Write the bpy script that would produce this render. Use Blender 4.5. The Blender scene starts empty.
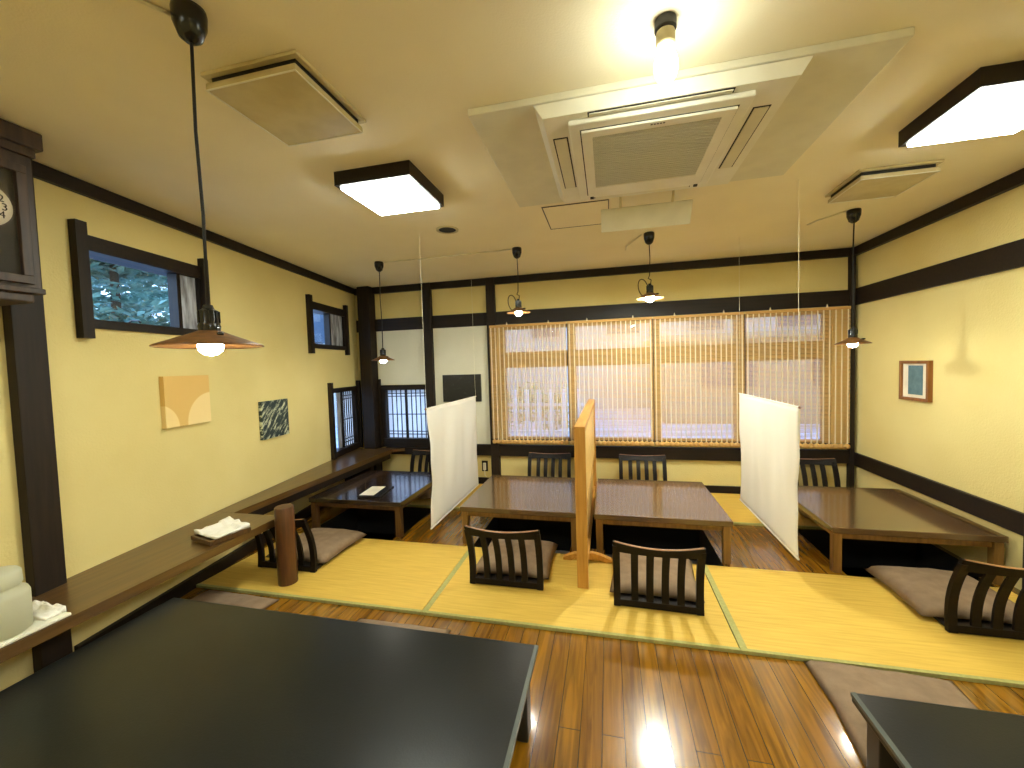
import bpy, bmesh, math, random
from mathutils import Matrix, Vector, Euler, noise
random.seed(7)
C = bpy.context.scene.collection
PI = math.pi

# ------------------------------------------------------------------ materials
def lin(r, g, b):
    f = lambda v: (v/255/12.92) if v/255 <= .04045 else ((v/255+.055)/1.055)**2.4
    return (f(r), f(g), f(b), 1)

def nodes(m):
    m.use_nodes = True
    nt = m.node_tree
    return nt, nt.nodes, nt.links, nt.nodes['Principled BSDF']

def mat(name, col, rough=.6, col2=None, scale=(8, 8, 8), detail=4, lo=.35, hi=.65, bump=0, bscale=60,
        metal=0, coat=0, spec=.5, emit=None, es=0):
    m = bpy.data.materials.new(name)
    nt, N, L, P = nodes(m)
    P.inputs['Roughness'].default_value = rough
    P.inputs['Metallic'].default_value = metal
    P.inputs['Specular IOR Level'].default_value = spec
    P.inputs['Coat Weight'].default_value = coat
    P.inputs['Base Color'].default_value = col
    tc = N.new('ShaderNodeTexCoord')
    mp = N.new('ShaderNodeMapping'); mp.inputs['Scale'].default_value = scale
    L.new(tc.outputs['Object'], mp.inputs['Vector'])
    n = N.new('ShaderNodeTexNoise'); n.inputs['Scale'].default_value = 1; n.inputs['Detail'].default_value = detail
    L.new(mp.outputs['Vector'], n.inputs['Vector'])
    if col2 is None: col2 = tuple(c*.86 for c in col[:3])+(1,)
    cr = N.new('ShaderNodeValToRGB')
    cr.color_ramp.elements[0].position = lo; cr.color_ramp.elements[0].color = col2
    cr.color_ramp.elements[1].position = hi; cr.color_ramp.elements[1].color = col
    L.new(n.outputs['Fac'], cr.inputs['Fac']); L.new(cr.outputs['Color'], P.inputs['Base Color'])
    if bump:
        n2 = N.new('ShaderNodeTexNoise'); n2.inputs['Scale'].default_value = bscale; n2.inputs['Detail'].default_value = 3
        L.new(tc.outputs['Object'], n2.inputs['Vector'])
        b = N.new('ShaderNodeBump'); b.inputs['Strength'].default_value = bump; b.inputs['Distance'].default_value = .01
        L.new(n2.outputs['Fac'], b.inputs['Height']); L.new(b.outputs['Normal'], P.inputs['Normal'])
    if emit:
        P.inputs['Emission Color'].default_value = emit; P.inputs['Emission Strength'].default_value = es
    return m

def wood(name, c1, c2, rough=.35, along='X', coat=0, ring=1.0, spec=.5):
    s = {'X': (3, 45, 45), 'Y': (45, 3, 45), 'Z': (45, 45, 3)}[along]
    return mat(name, c1, rough, c2, tuple(v*ring for v in s), 5, .3, .7, 0, coat=coat, spec=spec)

M = {}
M['plaster'] = mat('plaster', lin(226, 210, 146), .9, lin(218, 200, 134), (1.5, 1.5, 1.5), 6, .3, .7, .25, 90)
M['ceiling'] = mat('ceiling_paper', lin(242, 233, 204), .9, lin(236, 226, 195), (2, 2, 2), 6, .3, .7, .12, 130)
M['dark'] = wood('dark_timber', lin(34, 24, 16), lin(22, 15, 10), .5, 'X', spec=.3)
M['darkv'] = wood('dark_timber_upright', lin(40, 29, 19), lin(26, 18, 12), .55, 'Z', spec=.3)
M['chair'] = wood('ebony_stained_wood', lin(24, 16, 13), lin(15, 10, 8), .5, 'Z', spec=.22)
M['worn'] = wood('worn_brown_edge', lin(168, 122, 78), lin(120, 80, 46), .35, 'X')
M['legwood'] = wood('brown_leg_wood', lin(142, 106, 52), lin(108, 76, 34), .4, 'Z')
M['golden'] = wood('golden_pine', lin(204, 152, 68), lin(178, 124, 48), .45, 'Z')
M['goldeny'] = wood('golden_pine_long', lin(204, 152, 68), lin(178, 124, 48), .45, 'Y')
M['panel'] = wood('pale_panel_wood', lin(238, 202, 128), lin(222, 180, 100), .5, 'Y')
M['counter'] = wood('counter_wood', lin(104, 76, 38), lin(80, 56, 28), .28, 'Y', coat=.2)
M['black'] = mat('black_laminate', lin(20, 24, 24), .3, lin(14, 18, 18), (3, 3, 3), 6, .4, .65, .05, 160, spec=.4)
M['blackedge'] = mat('black_edge', lin(40, 42, 42), .3)
M['cushion'] = mat('taupe_fabric', lin(150, 128, 104), .95, lin(132, 111, 90), (14, 14, 14), 6, .3, .7, .35, 380, spec=.2)
M['cloth'] = mat('white_cotton', lin(238, 236, 226), .95, lin(228, 226, 214), (8, 40, 40), 4, .3, .7, .1, 400, spec=.1)
M['whiteplastic'] = mat('white_plastic', lin(232, 230, 214), .35, lin(226, 223, 205))
M['whitepanel'] = mat('white_painted_board', lin(222, 218, 196), .6, lin(214, 210, 188))
M['agedplastic'] = mat('aged_plastic', lin(206, 194, 152), .5, lin(192, 178, 134))
M['slot'] = mat('vent_slot_dark', lin(28, 26, 22), .7)
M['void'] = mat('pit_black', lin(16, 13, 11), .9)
M['socket'] = mat('black_bakelite', lin(14, 14, 15), .22)
M['cord'] = mat('black_cord', lin(18, 17, 17), .7)
M['whitecord'] = mat('white_cord', lin(235, 228, 200), .6)
M['brass'] = mat('brass', lin(190, 150, 70), .3, metal=1)
M['iron'] = mat('dark_metal', lin(60, 58, 55), .4, metal=.7)
M['paper'] = mat('white_paper', lin(240, 236, 224), .9)
M['weathered'] = mat('weathered_boards', lin(186, 192, 206), .9, lin(104, 104, 112), (26, 26, 5), 6, .35, .65)
M['alu'] = mat('brown_aluminium', lin(60, 54, 48), .4, metal=.4)
M['sashwood'] = wood('sash_wood', lin(112, 84, 50), lin(88, 64, 38), .5, 'Z')
M['border'] = mat('tatami_border_green', lin(172, 168, 104), .85, lin(158, 156, 94), (60, 60, 60))
M['picmat'] = mat('picture_mount', lin(236, 228, 208), .8)
M['napkin'] = mat('white_towel', lin(246, 244, 236), .95, lin(238, 236, 226), (20, 20, 20), bump=.3, bscale=300)
M['lacquer'] = mat('black_lacquer', lin(20, 18, 18), .25)
M['clockwood'] = wood('old_clock_wood', lin(74, 54, 38), lin(42, 30, 21), .5, 'Z')

def emitter(name, col, s):
    m = bpy.data.materials.new(name); m.use_nodes = True
    N = m.node_tree.nodes; N.clear()
    e = N.new('ShaderNodeEmission'); e.inputs[0].default_value = col; e.inputs[1].default_value = s
    o = N.new('ShaderNodeOutputMaterial'); m.node_tree.links.new(e.outputs[0], o.inputs[0])
    return m
WARM = (1, .97, .82, 1)
M['panelglow'] = emitter('lit_diffuser', (.95, 1, .89, 1), 47)
M['bulb'] = emitter('lit_bulb', WARM, 160)
M['bulbhot'] = emitter('bright_bulb', (.97, 1, .86, 1), 1900)
M['bulbbare'] = emitter('bare_lit_bulb', (.95, 1, .86, 1), 62)

def glassmat(name, col=(.9, .95, 1, 1), gloss=.06):
    m = bpy.data.materials.new(name); m.use_nodes = True
    nt = m.node_tree; N = nt.nodes; L = nt.links; N.clear()
    t = N.new('ShaderNodeBsdfTransparent'); t.inputs[0].default_value = col
    g = N.new('ShaderNodeBsdfGlossy'); g.inputs['Roughness'].default_value = .03
    x = N.new('ShaderNodeMixShader'); x.inputs[0].default_value = gloss
    o = N.new('ShaderNodeOutputMaterial')
    L.new(t.outputs[0], x.inputs[1]); L.new(g.outputs[0], x.inputs[2]); L.new(x.outputs[0], o.inputs[0])
    return m
M['glass'] = glassmat('window_glass')
M['clockglass'] = glassmat('clock_glass', (.96, .96, .96, 1), .04)

def translucent(name, col, f=.5):
    m = bpy.data.materials.new(name); m.use_nodes = True
    nt = m.node_tree; N = nt.nodes; L = nt.links; N.clear()
    d = N.new('ShaderNodeBsdfDiffuse'); d.inputs[0].default_value = col
    t = N.new('ShaderNodeBsdfTranslucent'); t.inputs[0].default_value = col
    x = N.new('ShaderNodeMixShader'); x.inputs[0].default_value = f
    o = N.new('ShaderNodeOutputMaterial')
    L.new(d.outputs[0], x.inputs[1]); L.new(t.outputs[0], x.inputs[2]); L.new(x.outputs[0], o.inputs[0])
    return m
M['shoji'] = translucent('shoji_paper', lin(244, 246, 250), .6)
M['bamboo'] = translucent('bamboo_slat', lin(226, 184, 116), .3)
M['blindstring'] = translucent('blind_string', lin(250, 238, 206), .3)
M['frost'] = translucent('frosted_plastic', lin(226, 226, 205), .5)

def floor_mat():
    m = bpy.data.materials.new('plank_floor')
    nt, N, L, P = nodes(m)
    tc = N.new('ShaderNodeTexCoord')
    mp = N.new('ShaderNodeMapping'); mp.inputs['Rotation'].default_value = (0, 0, PI/2)
    L.new(tc.outputs['Object'], mp.inputs['Vector'])
    br = N.new('ShaderNodeTexBrick')
    br.inputs['Color1'].default_value = lin(156, 108, 24); br.inputs['Color2'].default_value = lin(136, 90, 18)
    br.inputs['Mortar'].default_value = lin(46, 26, 12)
    br.inputs['Scale'].default_value = 1; br.inputs['Mortar Size'].default_value = .0016
    br.inputs['Brick Width'].default_value = 3.6; br.inputs['Row Height'].default_value = .088
    br.offset = .37
    L.new(mp.outputs['Vector'], br.inputs['Vector'])
    mp2 = N.new('ShaderNodeMapping'); mp2.inputs['Scale'].default_value = (26, 1.6, 1)
    L.new(tc.outputs['Object'], mp2.inputs['Vector'])
    n = N.new('ShaderNodeTexNoise'); n.inputs['Scale'].default_value = 1; n.inputs['Detail'].default_value = 8
    n.inputs['Distortion'].default_value = 1.6
    L.new(mp2.outputs['Vector'], n.inputs['Vector'])
    cr = N.new('ShaderNodeValToRGB'); cr.color_ramp.elements[0].position = .36; cr.color_ramp.elements[1].position = .62
    cr.color_ramp.elements[0].color = (.36, .32, .28, 1); cr.color_ramp.elements[1].color = (1.05, 1.05, 1.05, 1)
    L.new(n.outputs['Fac'], cr.inputs['Fac'])
    mx = N.new('ShaderNodeMix'); mx.data_type = 'RGBA'; mx.blend_type = 'MULTIPLY'; mx.inputs[0].default_value = .75
    L.new(br.outputs['Color'], mx.inputs[6]); L.new(cr.outputs['Color'], mx.inputs[7])
    L.new(mx.outputs[2], P.inputs['Base Color'])
    P.inputs['Roughness'].default_value = .22; P.inputs['Coat Weight'].default_value = .8; P.inputs['Coat Roughness'].default_value = .09
    n3 = N.new('ShaderNodeTexNoise'); n3.inputs['Scale'].default_value = 5
    L.new(tc.outputs['Object'], n3.inputs['Vector'])
    b = N.new('ShaderNodeBump'); b.inputs['Strength'].default_value = .15; b.inputs['Distance'].default_value = .02
    L.new(n3.outputs['Fac'], b.inputs['Height'])
    b2 = N.new('ShaderNodeBump'); b2.inputs['Strength'].default_value = .3; b2.inputs['Distance'].default_value = .002; b2.invert = True
    L.new(br.outputs['Fac'], b2.inputs['Height']); L.new(b.outputs['Normal'], b2.inputs['Normal'])
    L.new(b2.outputs['Normal'], P.inputs['Normal'])
    return m
M['floor'] = floor_mat()

def tatami_mat():
    m = bpy.data.materials.new('tatami_rush')
    nt, N, L, P = nodes(m)
    tc = N.new('ShaderNodeTexCoord')
    w = N.new('ShaderNodeTexWave'); w.bands_direction = 'X'; w.inputs['Scale'].default_value = 32; w.inputs['Distortion'].default_value = .4
    L.new(tc.outputs['Object'], w.inputs['Vector'])
    w2 = N.new('ShaderNodeMapping'); w2.inputs['Scale'].default_value = (4, 60, 1)
    L.new(tc.outputs['Object'], w2.inputs['Vector'])
    n = N.new('ShaderNodeTexNoise'); n.inputs['Scale'].default_value = 1; n.inputs['Detail'].default_value = 6
    L.new(w2.outputs['Vector'], n.inputs['Vector'])
    cr = N.new('ShaderNodeValToRGB')
    cr.color_ramp.elements[0].position = .3; cr.color_ramp.elements[0].color = lin(204, 166, 66)
    cr.color_ramp.elements[1].position = .66; cr.color_ramp.elements[1].color = lin(220, 184, 82)
    L.new(n.outputs['Fac'], cr.inputs['Fac']); L.new(cr.outputs['Color'], P.inputs['Base Color'])
    P.inputs['Roughness'].default_value = .6
    b = N.new('ShaderNodeBump'); b.inputs['Strength'].default_value = .15; b.inputs['Distance'].default_value = .002
    L.new(w.outputs['Fac'], b.inputs['Height']); L.new(b.outputs['Normal'], P.inputs['Normal'])
    return m
M['tatami'] = tatami_mat()

def tabletop_mat(name, c1, c2, rough=.2):
    m = bpy.data.materials.new(name)
    nt, N, L, P = nodes(m)
    tc = N.new('ShaderNodeTexCoord')
    br = N.new('ShaderNodeTexBrick'); br.inputs['Color1'].default_value = c1; br.inputs['Color2'].default_value = c2
    br.inputs['Mortar'].default_value = tuple(v*.8 for v in c2[:3])+(1,)
    br.inputs['Scale'].default_value = 1; br.inputs['Mortar Size'].default_value = .0008
    br.inputs['Brick Width'].default_value = 8; br.inputs['Row Height'].default_value = .22
    L.new(tc.outputs['Object'], br.inputs['Vector'])
    mp = N.new('ShaderNodeMapping'); mp.inputs['Scale'].default_value = (2.5, 40, 1)
    L.new(tc.outputs['Object'], mp.inputs['Vector'])
    n = N.new('ShaderNodeTexNoise'); n.inputs['Scale'].default_value = 1; n.inputs['Detail'].default_value = 6
    L.new(mp.outputs['Vector'], n.inputs['Vector'])
    cr = N.new('ShaderNodeValToRGB'); cr.color_ramp.elements[0].position = .3; cr.color_ramp.elements[1].position = .7
    cr.color_ramp.elements[0].color = (.6, .6, .6, 1); cr.color_ramp.elements[1].color = (1, 1, 1, 1)
    L.new(n.outputs['Fac'], cr.inputs['Fac'])
    mx = N.new('ShaderNodeMix'); mx.data_type = 'RGBA'; mx.blend_type = 'MULTIPLY'; mx.inputs[0].default_value = .7
    L.new(br.outputs['Color'], mx.inputs[6]); L.new(cr.outputs['Color'], mx.inputs[7])
    L.new(mx.outputs[2], P.inputs['Base Color']); P.inputs['Roughness'].default_value = rough
    P.inputs['Coat Weight'].default_value = 1; P.inputs['Coat Roughness'].default_value = .1
    return m
M['walnut'] = tabletop_mat('walnut_tabletop', lin(106, 78, 48), lin(92, 66, 40), .22)
M['walnutdark'] = tabletop_mat('dark_walnut_tabletop', lin(54, 38, 24), lin(46, 32, 20), .2)

def art_mat(name, base, marks, rough=.6):
    """abstract picture: base colour with a few soft round or banded marks in the object's own x-z plane"""
    m = bpy.data.materials.new(name)
    nt, N, L, P = nodes(m); P.inputs['Roughness'].default_value = rough
    tc = N.new('ShaderNodeTexCoord'); last = None
    rgb = N.new('ShaderNodeRGB'); rgb.outputs[0].default_value = base; last = rgb.outputs[0]
    for cx, cz, r, col in marks:
        mp = N.new('ShaderNodeMapping'); mp.vector_type = 'POINT'
        mp.inputs['Location'].default_value = (-cx/r, 0, -cz/r); mp.inputs['Scale'].default_value = (1/r, .01, 1/r)
        L.new(tc.outputs['Object'], mp.inputs['Vector'])
        ln = N.new('ShaderNodeVectorMath'); ln.operation = 'LENGTH'; L.new(mp.outputs[0], ln.inputs[0])
        cr = N.new('ShaderNodeValToRGB'); cr.color_ramp.elements[0].position = .97; cr.color_ramp.elements[0].color = (1, 1, 1, 1)
        cr.color_ramp.elements[1].position = 1.0; cr.color_ramp.elements[1].color = (0, 0, 0, 1)
        L.new(ln.outputs['Value'], cr.inputs[0])
        mx = N.new('ShaderNodeMix'); mx.data_type = 'RGBA'
        L.new(cr.outputs[0], mx.inputs[0]); L.new(last, mx.inputs[6]); mx.inputs[7].default_value = col; last = mx.outputs[2]
    L.new(last, P.inputs['Base Color'])
    return m
def streak_mat(name, c1, c2, rot, scale, lo, hi, rough=.6):
    m = bpy.data.materials.new(name)
    nt, N, L, P = nodes(m); P.inputs['Roughness'].default_value = rough
    tc = N.new('ShaderNodeTexCoord')
    mp = N.new('ShaderNodeMapping'); mp.vector_type = 'TEXTURE'; mp.inputs['Rotation'].default_value = (0, rot, 0); mp.inputs['Scale'].default_value = tuple(1/v for v in scale)
    L.new(tc.outputs['Object'], mp.inputs['Vector'])
    n = N.new('ShaderNodeTexNoise'); n.inputs['Scale'].default_value = 1; n.inputs['Detail'].default_value = 8; n.inputs['Roughness'].default_value = .7
    L.new(mp.outputs[0], n.inputs['Vector'])
    cr = N.new('ShaderNodeValToRGB'); cr.color_ramp.elements[0].position = lo; cr.color_ramp.elements[0].color = c1
    cr.color_ramp.elements[1].position = hi; cr.color_ramp.elements[1].color = c2
    L.new(n.outputs['Fac'], cr.inputs[0]); L.new(cr.outputs[0], P.inputs['Base Color'])
    return m

# ------------------------------------------------------------------ mesh helpers
def BM(): return bmesh.new()
def box(bm, x0, x1, y0, y1, z0, z1, m=None, bev=0, mi=0):
    vs = [Vector((x, y, z)) for z in (z0, z1) for y in (y0, y1) for x in (x0, x1)]
    if m is not None: vs = [m @ v for v in vs]
    v = [bm.verts.new(p) for p in vs]
    fs = [(0, 2, 3, 1), (4, 5, 7, 6), (0, 1, 5, 4), (2, 6, 7, 3), (0, 4, 6, 2), (1, 3, 7, 5)]
    F = [bm.faces.new([v[i] for i in f]) for f in fs]
    for f in F: f.material_index = mi
    if bev:
        es = list({e for f in F for e in f.edges})
        bmesh.ops.bevel(bm, geom=es, offset=bev, segments=2, affect='EDGES', profile=.5)
    return bm
def prism(bm, pts, h0, h1, m=None):
    """polygon pts (x,y) extruded in z"""
    a = [Vector((x, y, h0)) for x, y in pts]; b = [Vector((x, y, h1)) for x, y in pts]
    if m is not None: a = [m @ p for p in a]; b = [m @ p for p in b]
    a = [bm.verts.new(p) for p in a]; b = [bm.verts.new(p) for p in b]; n = len(a)
    bm.faces.new(a[::-1]); bm.faces.new(b)
    for i in range(n): bm.faces.new([a[i], a[(i+1) % n], b[(i+1) % n], b[i]])
    return bm
def lathe(bm, prof, seg=24, c=(0, 0, 0), m=None):
    rings = []
    for r, z in prof:
        if r < 1e-5:
            p = Vector((c[0], c[1], c[2]+z)); rings.append([bm.verts.new(m @ p if m else p)]); continue
        ring = []
        for k in range(seg):
            a = 2*PI*k/seg; p = Vector((c[0]+r*math.cos(a), c[1]+r*math.sin(a), c[2]+z))
            ring.append(bm.verts.new(m @ p if m else p))
        rings.append(ring)
    for A, B in zip(rings, rings[1:]):
        if len(A) == 1 and len(B) == 1: continue
        for k in range(seg):
            k2 = (k+1) % seg
            if len(A) == 1: bm.faces.new([A[0], B[k2], B[k]])
            elif len(B) == 1: bm.faces.new([A[k], A[k2], B[0]])
            else: bm.faces.new([A[k], A[k2], B[k2], B[k]])
    return bm
def tube(bm, pts, r, seg=8):
    pts = [Vector(p) for p in pts]; rings = []
    for i, p in enumerate(pts):
        d = (pts[min(i+1, len(pts)-1)]-pts[max(i-1, 0)]).normalized()
        up = Vector((0, 0, 1)) if abs(d.z) < .9 else Vector((1, 0, 0))
        a = d.cross(up).normalized(); b = d.cross(a).normalized()
        rr = r[i] if isinstance(r, (list, tuple)) else r
        rings.append([bm.verts.new(p+a*rr*math.cos(2*PI*k/seg)+b*rr*math.sin(2*PI*k/seg)) for k in range(seg)])
    for A, B in zip(rings, rings[1:]):
        for k in range(seg): bm.faces.new([A[k], A[(k+1) % seg], B[(k+1) % seg], B[k]])
    bm.faces.new(rings[0]); bm.faces.new(rings[-1][::-1])
    return bm
def slab_holes(bm, m, u0, u1, w0, w1, v0, v1, holes):
    """wall in local u (along), v (through), w (up) with rectangular holes"""
    us = sorted({u0, u1, *[h[0] for h in holes], *[h[1] for h in holes]})
    ws = sorted({w0, w1, *[h[2] for h in holes], *[h[3] for h in holes]})
    def solid(i, j):
        if i < 0 or j < 0 or i >= len(us)-1 or j >= len(ws)-1: return False
        cu = (us[i]+us[i+1])/2; cw = (ws[j]+ws[j+1])/2
        return not any(h[0] < cu < h[1] and h[2] < cw < h[3] for h in holes)
    def q(*p): bm.faces.new([bm.verts.new(m @ Vector(x)) for x in p])
    for i in range(len(us)-1):
        for j in range(len(ws)-1):
            if not solid(i, j): continue
            a, b, c, d = us[i], us[i+1], ws[j], ws[j+1]
            q((a, v0, c), (b, v0, c), (b, v0, d), (a, v0, d)); q((a, v1, c), (a, v1, d), (b, v1, d), (b, v1, c))
            if not solid(i-1, j): q((a, v0, c), (a, v0, d), (a, v1, d), (a, v1, c))
            if not solid(i+1, j): q((b, v0, c), (b, v1, c), (b, v1, d), (b, v0, d))
            if not solid(i, j-1): q((a, v0, c), (a, v1, c), (b, v1, c), (b, v0, c))
            if not solid(i, j+1): q((a, v0, d), (b, v0, d), (b, v1, d), (a, v1, d))
    bmesh.ops.remove_doubles(bm, verts=bm.verts, dist=1e-5)
    bmesh.ops.recalc_face_normals(bm, faces=bm.faces)

MW = {}
def obj(name, bm, m, parent=None, smooth=False, world=True, loc=None):
    """link a bmesh as one object. world=True: coordinates are world ones (moved into the parent's frame)"""
    bmesh.ops.recalc_face_normals(bm, faces=bm.faces)
    me = bpy.data.meshes.new(name); bm.to_mesh(me); bm.free()
    for mm in (m if isinstance(m, (list, tuple)) else [m]): me.materials.append(M[mm] if isinstance(mm, str) else mm)
    o = bpy.data.objects.new(name, me); C.objects.link(o)
    if parent is not None:
        o.parent = parent
        if world: me.transform(MW[parent.name].inverted())
        MW[o.name] = MW[parent.name].copy()
    else:
        if loc is None and world:
            xs = [v.co.x for v in me.vertices]; ys = [v.co.y for v in me.vertices]; zs = [v.co.z for v in me.vertices]
            loc = ((min(xs)+max(xs))/2, (min(ys)+max(ys))/2, min(zs))
        if loc is not None:
            me.transform(Matrix.Translation(-Vector(loc))); o.location = loc
        MW[o.name] = Matrix.Translation(Vector(loc or (0, 0, 0)))
    if smooth:
        for p in me.polygons: p.use_smooth = True
    return o
def soft(o, ang=35):
    """smooth shade with sharp edges kept"""
    me = o.data; bm = bmesh.new(); bm.from_mesh(me)
    for e in bm.edges:
        e.smooth = not (len(e.link_faces) == 2 and e.calc_face_angle(0) > math.radians(ang))
    for f in bm.faces: f.smooth = True
    bm.to_mesh(me); bm.free(); return o
def tag(o, label=None, cat=None, group=None, kind=None):
    if label: o['label'] = label
    if cat: o['category'] = cat
    if group: o['group'] = group
    if kind: o['kind'] = kind
    return o
def thing(name, label, cat, loc=(0, 0, 0), rz=0, group=None, kind=None):
    o = bpy.data.objects.new(name, None); C.objects.link(o); o.location = loc; o.rotation_euler = (0, 0, rz)
    o.empty_display_size = .1
    MW[o.name] = Matrix.Translation(Vector(loc)) @ Matrix.Rotation(rz, 4, 'Z')
    return tag(o, label, cat, group, kind)
def struct(name, bm, m, smooth=False):
    return tag(obj(name, bm, m, None, smooth), kind='structure')
def dup(root, loc, rz, label, group=None):
    r = root.copy(); C.objects.link(r); r.location = loc; r.rotation_euler = (0, 0, rz); r['label'] = label
    if group: r['group'] = group
    MW[r.name] = Matrix.Translation(Vector(loc)) @ Matrix.Rotation(rz, 4, 'Z')
    for ch in list(root.children):
        c = ch.copy(); C.objects.link(c); c.parent = r
        for g in list(ch.children):
            d = g.copy(); C.objects.link(d); d.parent = c
    return r

# ------------------------------------------------------------------ frames of the room (metres)
H = 2.585            # ceiling
YB = 4.88            # back wall face
XR = 2.48            # right wall face
YF = -1.7            # wall behind the viewer
SK = math.radians(8.7)
# left wall frame: u = distance from the back corner towards the viewer, v = out of the wall into the room, w = up
WL = Matrix(((math.sin(SK), math.cos(SK), 0, -3.30), (-math.cos(SK), math.sin(SK), 0, YB), (0, 0, 1, 0), (0, 0, 0, 1)))
IDY = Matrix(((1, 0, 0, 0), (0, -1, 0, YB), (0, 0, 1, 0), (0, 0, 0, 1)))  # back wall: u = x, v = into the room
def lx(y): return -3.30+(YB-y)*math.tan(SK)

# floor with sunken leg wells
pits = [(-2.66, -1.87, 3.105, 3.26), (-2.76, -1.83, 3.26, 3.93), (-1.13, -.325, 3.105, 3.93), (-.325, -.05, 3.26, 3.93), (-.05, .79, 3.105, 3.93), (1.56, 2.37, 3.105, 3.26), (1.56, 2.44, 3.26, 3.93)]
bm = BM()
xs = sorted({-3.6, 2.62, *[p[0] for p in pits], *[p[1] for p in pits]}); ys = [YF-.1, 3.105, 3.26, 3.93, YB+.12]
for i in range(len(xs)-1):
    for j in range(4):
        cx = (xs[i]+xs[i+1])/2; cy = (ys[j]+ys[j+1])/2
        if any(p[0] < cx < p[1] and p[2] < cy < p[3] for p in pits): continue
        bm.faces.new([bm.verts.new(q) for q in ((xs[i], ys[j], 0), (xs[i+1], ys[j], 0), (xs[i+1], ys[j+1], 0), (xs[i], ys[j+1], 0))])
bmesh.ops.remove_doubles(bm, verts=bm.verts, dist=1e-5)
def pq(*p):
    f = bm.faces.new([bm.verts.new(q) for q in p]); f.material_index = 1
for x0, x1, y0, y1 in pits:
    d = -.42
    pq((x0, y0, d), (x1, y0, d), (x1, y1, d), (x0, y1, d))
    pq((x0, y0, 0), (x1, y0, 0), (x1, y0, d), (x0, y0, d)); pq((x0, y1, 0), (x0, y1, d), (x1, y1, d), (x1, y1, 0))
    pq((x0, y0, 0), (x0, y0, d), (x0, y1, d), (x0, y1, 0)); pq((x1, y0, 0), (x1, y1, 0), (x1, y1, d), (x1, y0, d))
bmesh.ops.remove_doubles(bm, verts=bm.verts, dist=1e-5)
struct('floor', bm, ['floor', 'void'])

bm = BM(); box(bm, -3.6, 2.62, YF-.1, YB+.12, H, H+.1); struct('ceiling', bm, 'ceiling')

# left wall
LEN = (YB-YF)/math.cos(SK)
w1 = (2.50, 3.262, 1.80, 2.285); w2 = (.345, 1.10, 1.775, 2.255); w3 = (.10, .745, .48, 1.27)
bm = BM(); slab_holes(bm, WL, 0, LEN, 0, H, 0, -.14, [w1, w2, w3]); struct('wall_left', bm, 'plaster')
# back wall
w5 = (-1.30, 2.28, .56, 1.98); w4 = (-2.98, -2.294, .55, 1.24)
bm = BM(); slab_holes(bm, IDY, -3.44, 2.62, 0, H, 0, -.14, [w4, w5]); struct('wall_back', bm, 'plaster')
bm = BM(); box(bm, XR, XR+.12, YF, YB, 0, H); struct('wall_right', bm, 'plaster')
bm = BM(); box(bm, -2.6, XR+.12, YF-.1, YF, 0, H); struct('wall_front', bm, 'plaster')

M['palewall'] = mat('pale_wall_panel', lin(226, 224, 206), .9, lin(218, 216, 196), (2, 2, 2), 5, bump=.2, bscale=90)  # paler surface for the back wall panels between the posts
tag(struct('trim_50', box(BM(), -2.99, -2.296, YB-.012, YB, 1.29, 2.004), 'palewall'))
tag(struct('trim_51', box(BM(), -2.179, -1.446, YB-.012, YB, .516, 2.004), 'palewall'))
# dark timbers (trim)
tn = [0]
def trim(m4, u0, u1, v0, v1, z0, z1, m='dark', bev=.004):
    tn[0] += 1
    b = BM(); box(b, u0, u1, v0, v1, z0, z1, m4, bev)
    return struct('trim_%d' % tn[0], b, m)
I4 = Matrix.Identity(4)
trim(WL, .02, LEN-.02, 0, .035, 2.51, H-.001)                              # ceiling beam on the left wall
trim(I4, -3.28, 2.41, YB-.05, YB, 2.50, H-.001)                            # ceiling beam on the back wall
trim(I4, XR-.045, XR, YF+.01, YB, 2.50, H-.001)
trim(I4, -3.28, 2.41, YB-.03, YB, 2.005, 2.165)                            # lintel
trim(I4, XR-.03, XR, YF+.01, YB, 2.005, 2.17)
trim(I4, -2.18, 2.41, YB-.05, YB, .375, .515)                              # sill rail
trim(I4, XR-.03, XR, YF+.01, YB, .36, .495)
trim(I4, -2.18, 2.41, YB-.02, YB, 0, .085)
trim(I4, -3.17, -3.0, YB-.15, YB, 0, H-.001, 'darkv')                      # corner post
trim(I4, -2.294, -2.18, YB-.06, YB, 0, H-.001, 'darkv')
trim(I4, -1.445, -1.335, YB-.058, YB, 0, H-.001, 'darkv')
trim(I4, 2.41, 2.455, YB-.06, YB, 0, H-.001, 'darkv')
trim(I4, XR-.035, XR, 2.93, 3.07, 0, H-.001, 'darkv')
trim(WL, 3.482, 3.612, 0, .05, 0, H-.001, 'darkv')                         # post in the left wall
tag(struct('baseboard_left', box(BM(), .05, 3.44, 0, .03, 0, .085, WL), 'dark'))
tag(struct('baseboard_right', box(BM(), XR-.02, XR, YF+.01, 2.92, 0, .085), 'dark'))

# ------------------------------------------------------------------ windows
def wparts(root, specs, m4):
    for nm, m, boxes in specs:
        b = BM()
        for q in boxes: box(b, *q, m4)
        obj(nm, b, m, root)
def hook(root, p):
    b = BM(); tube(b, [p+Vector(d) for d in ((-.05, 0, .0), (-.02, .01, .018), (.03, .01, .014), (.06, 0, .002))], .006, 6)
    obj('window_handle', b, 'iron', root, True)
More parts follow.
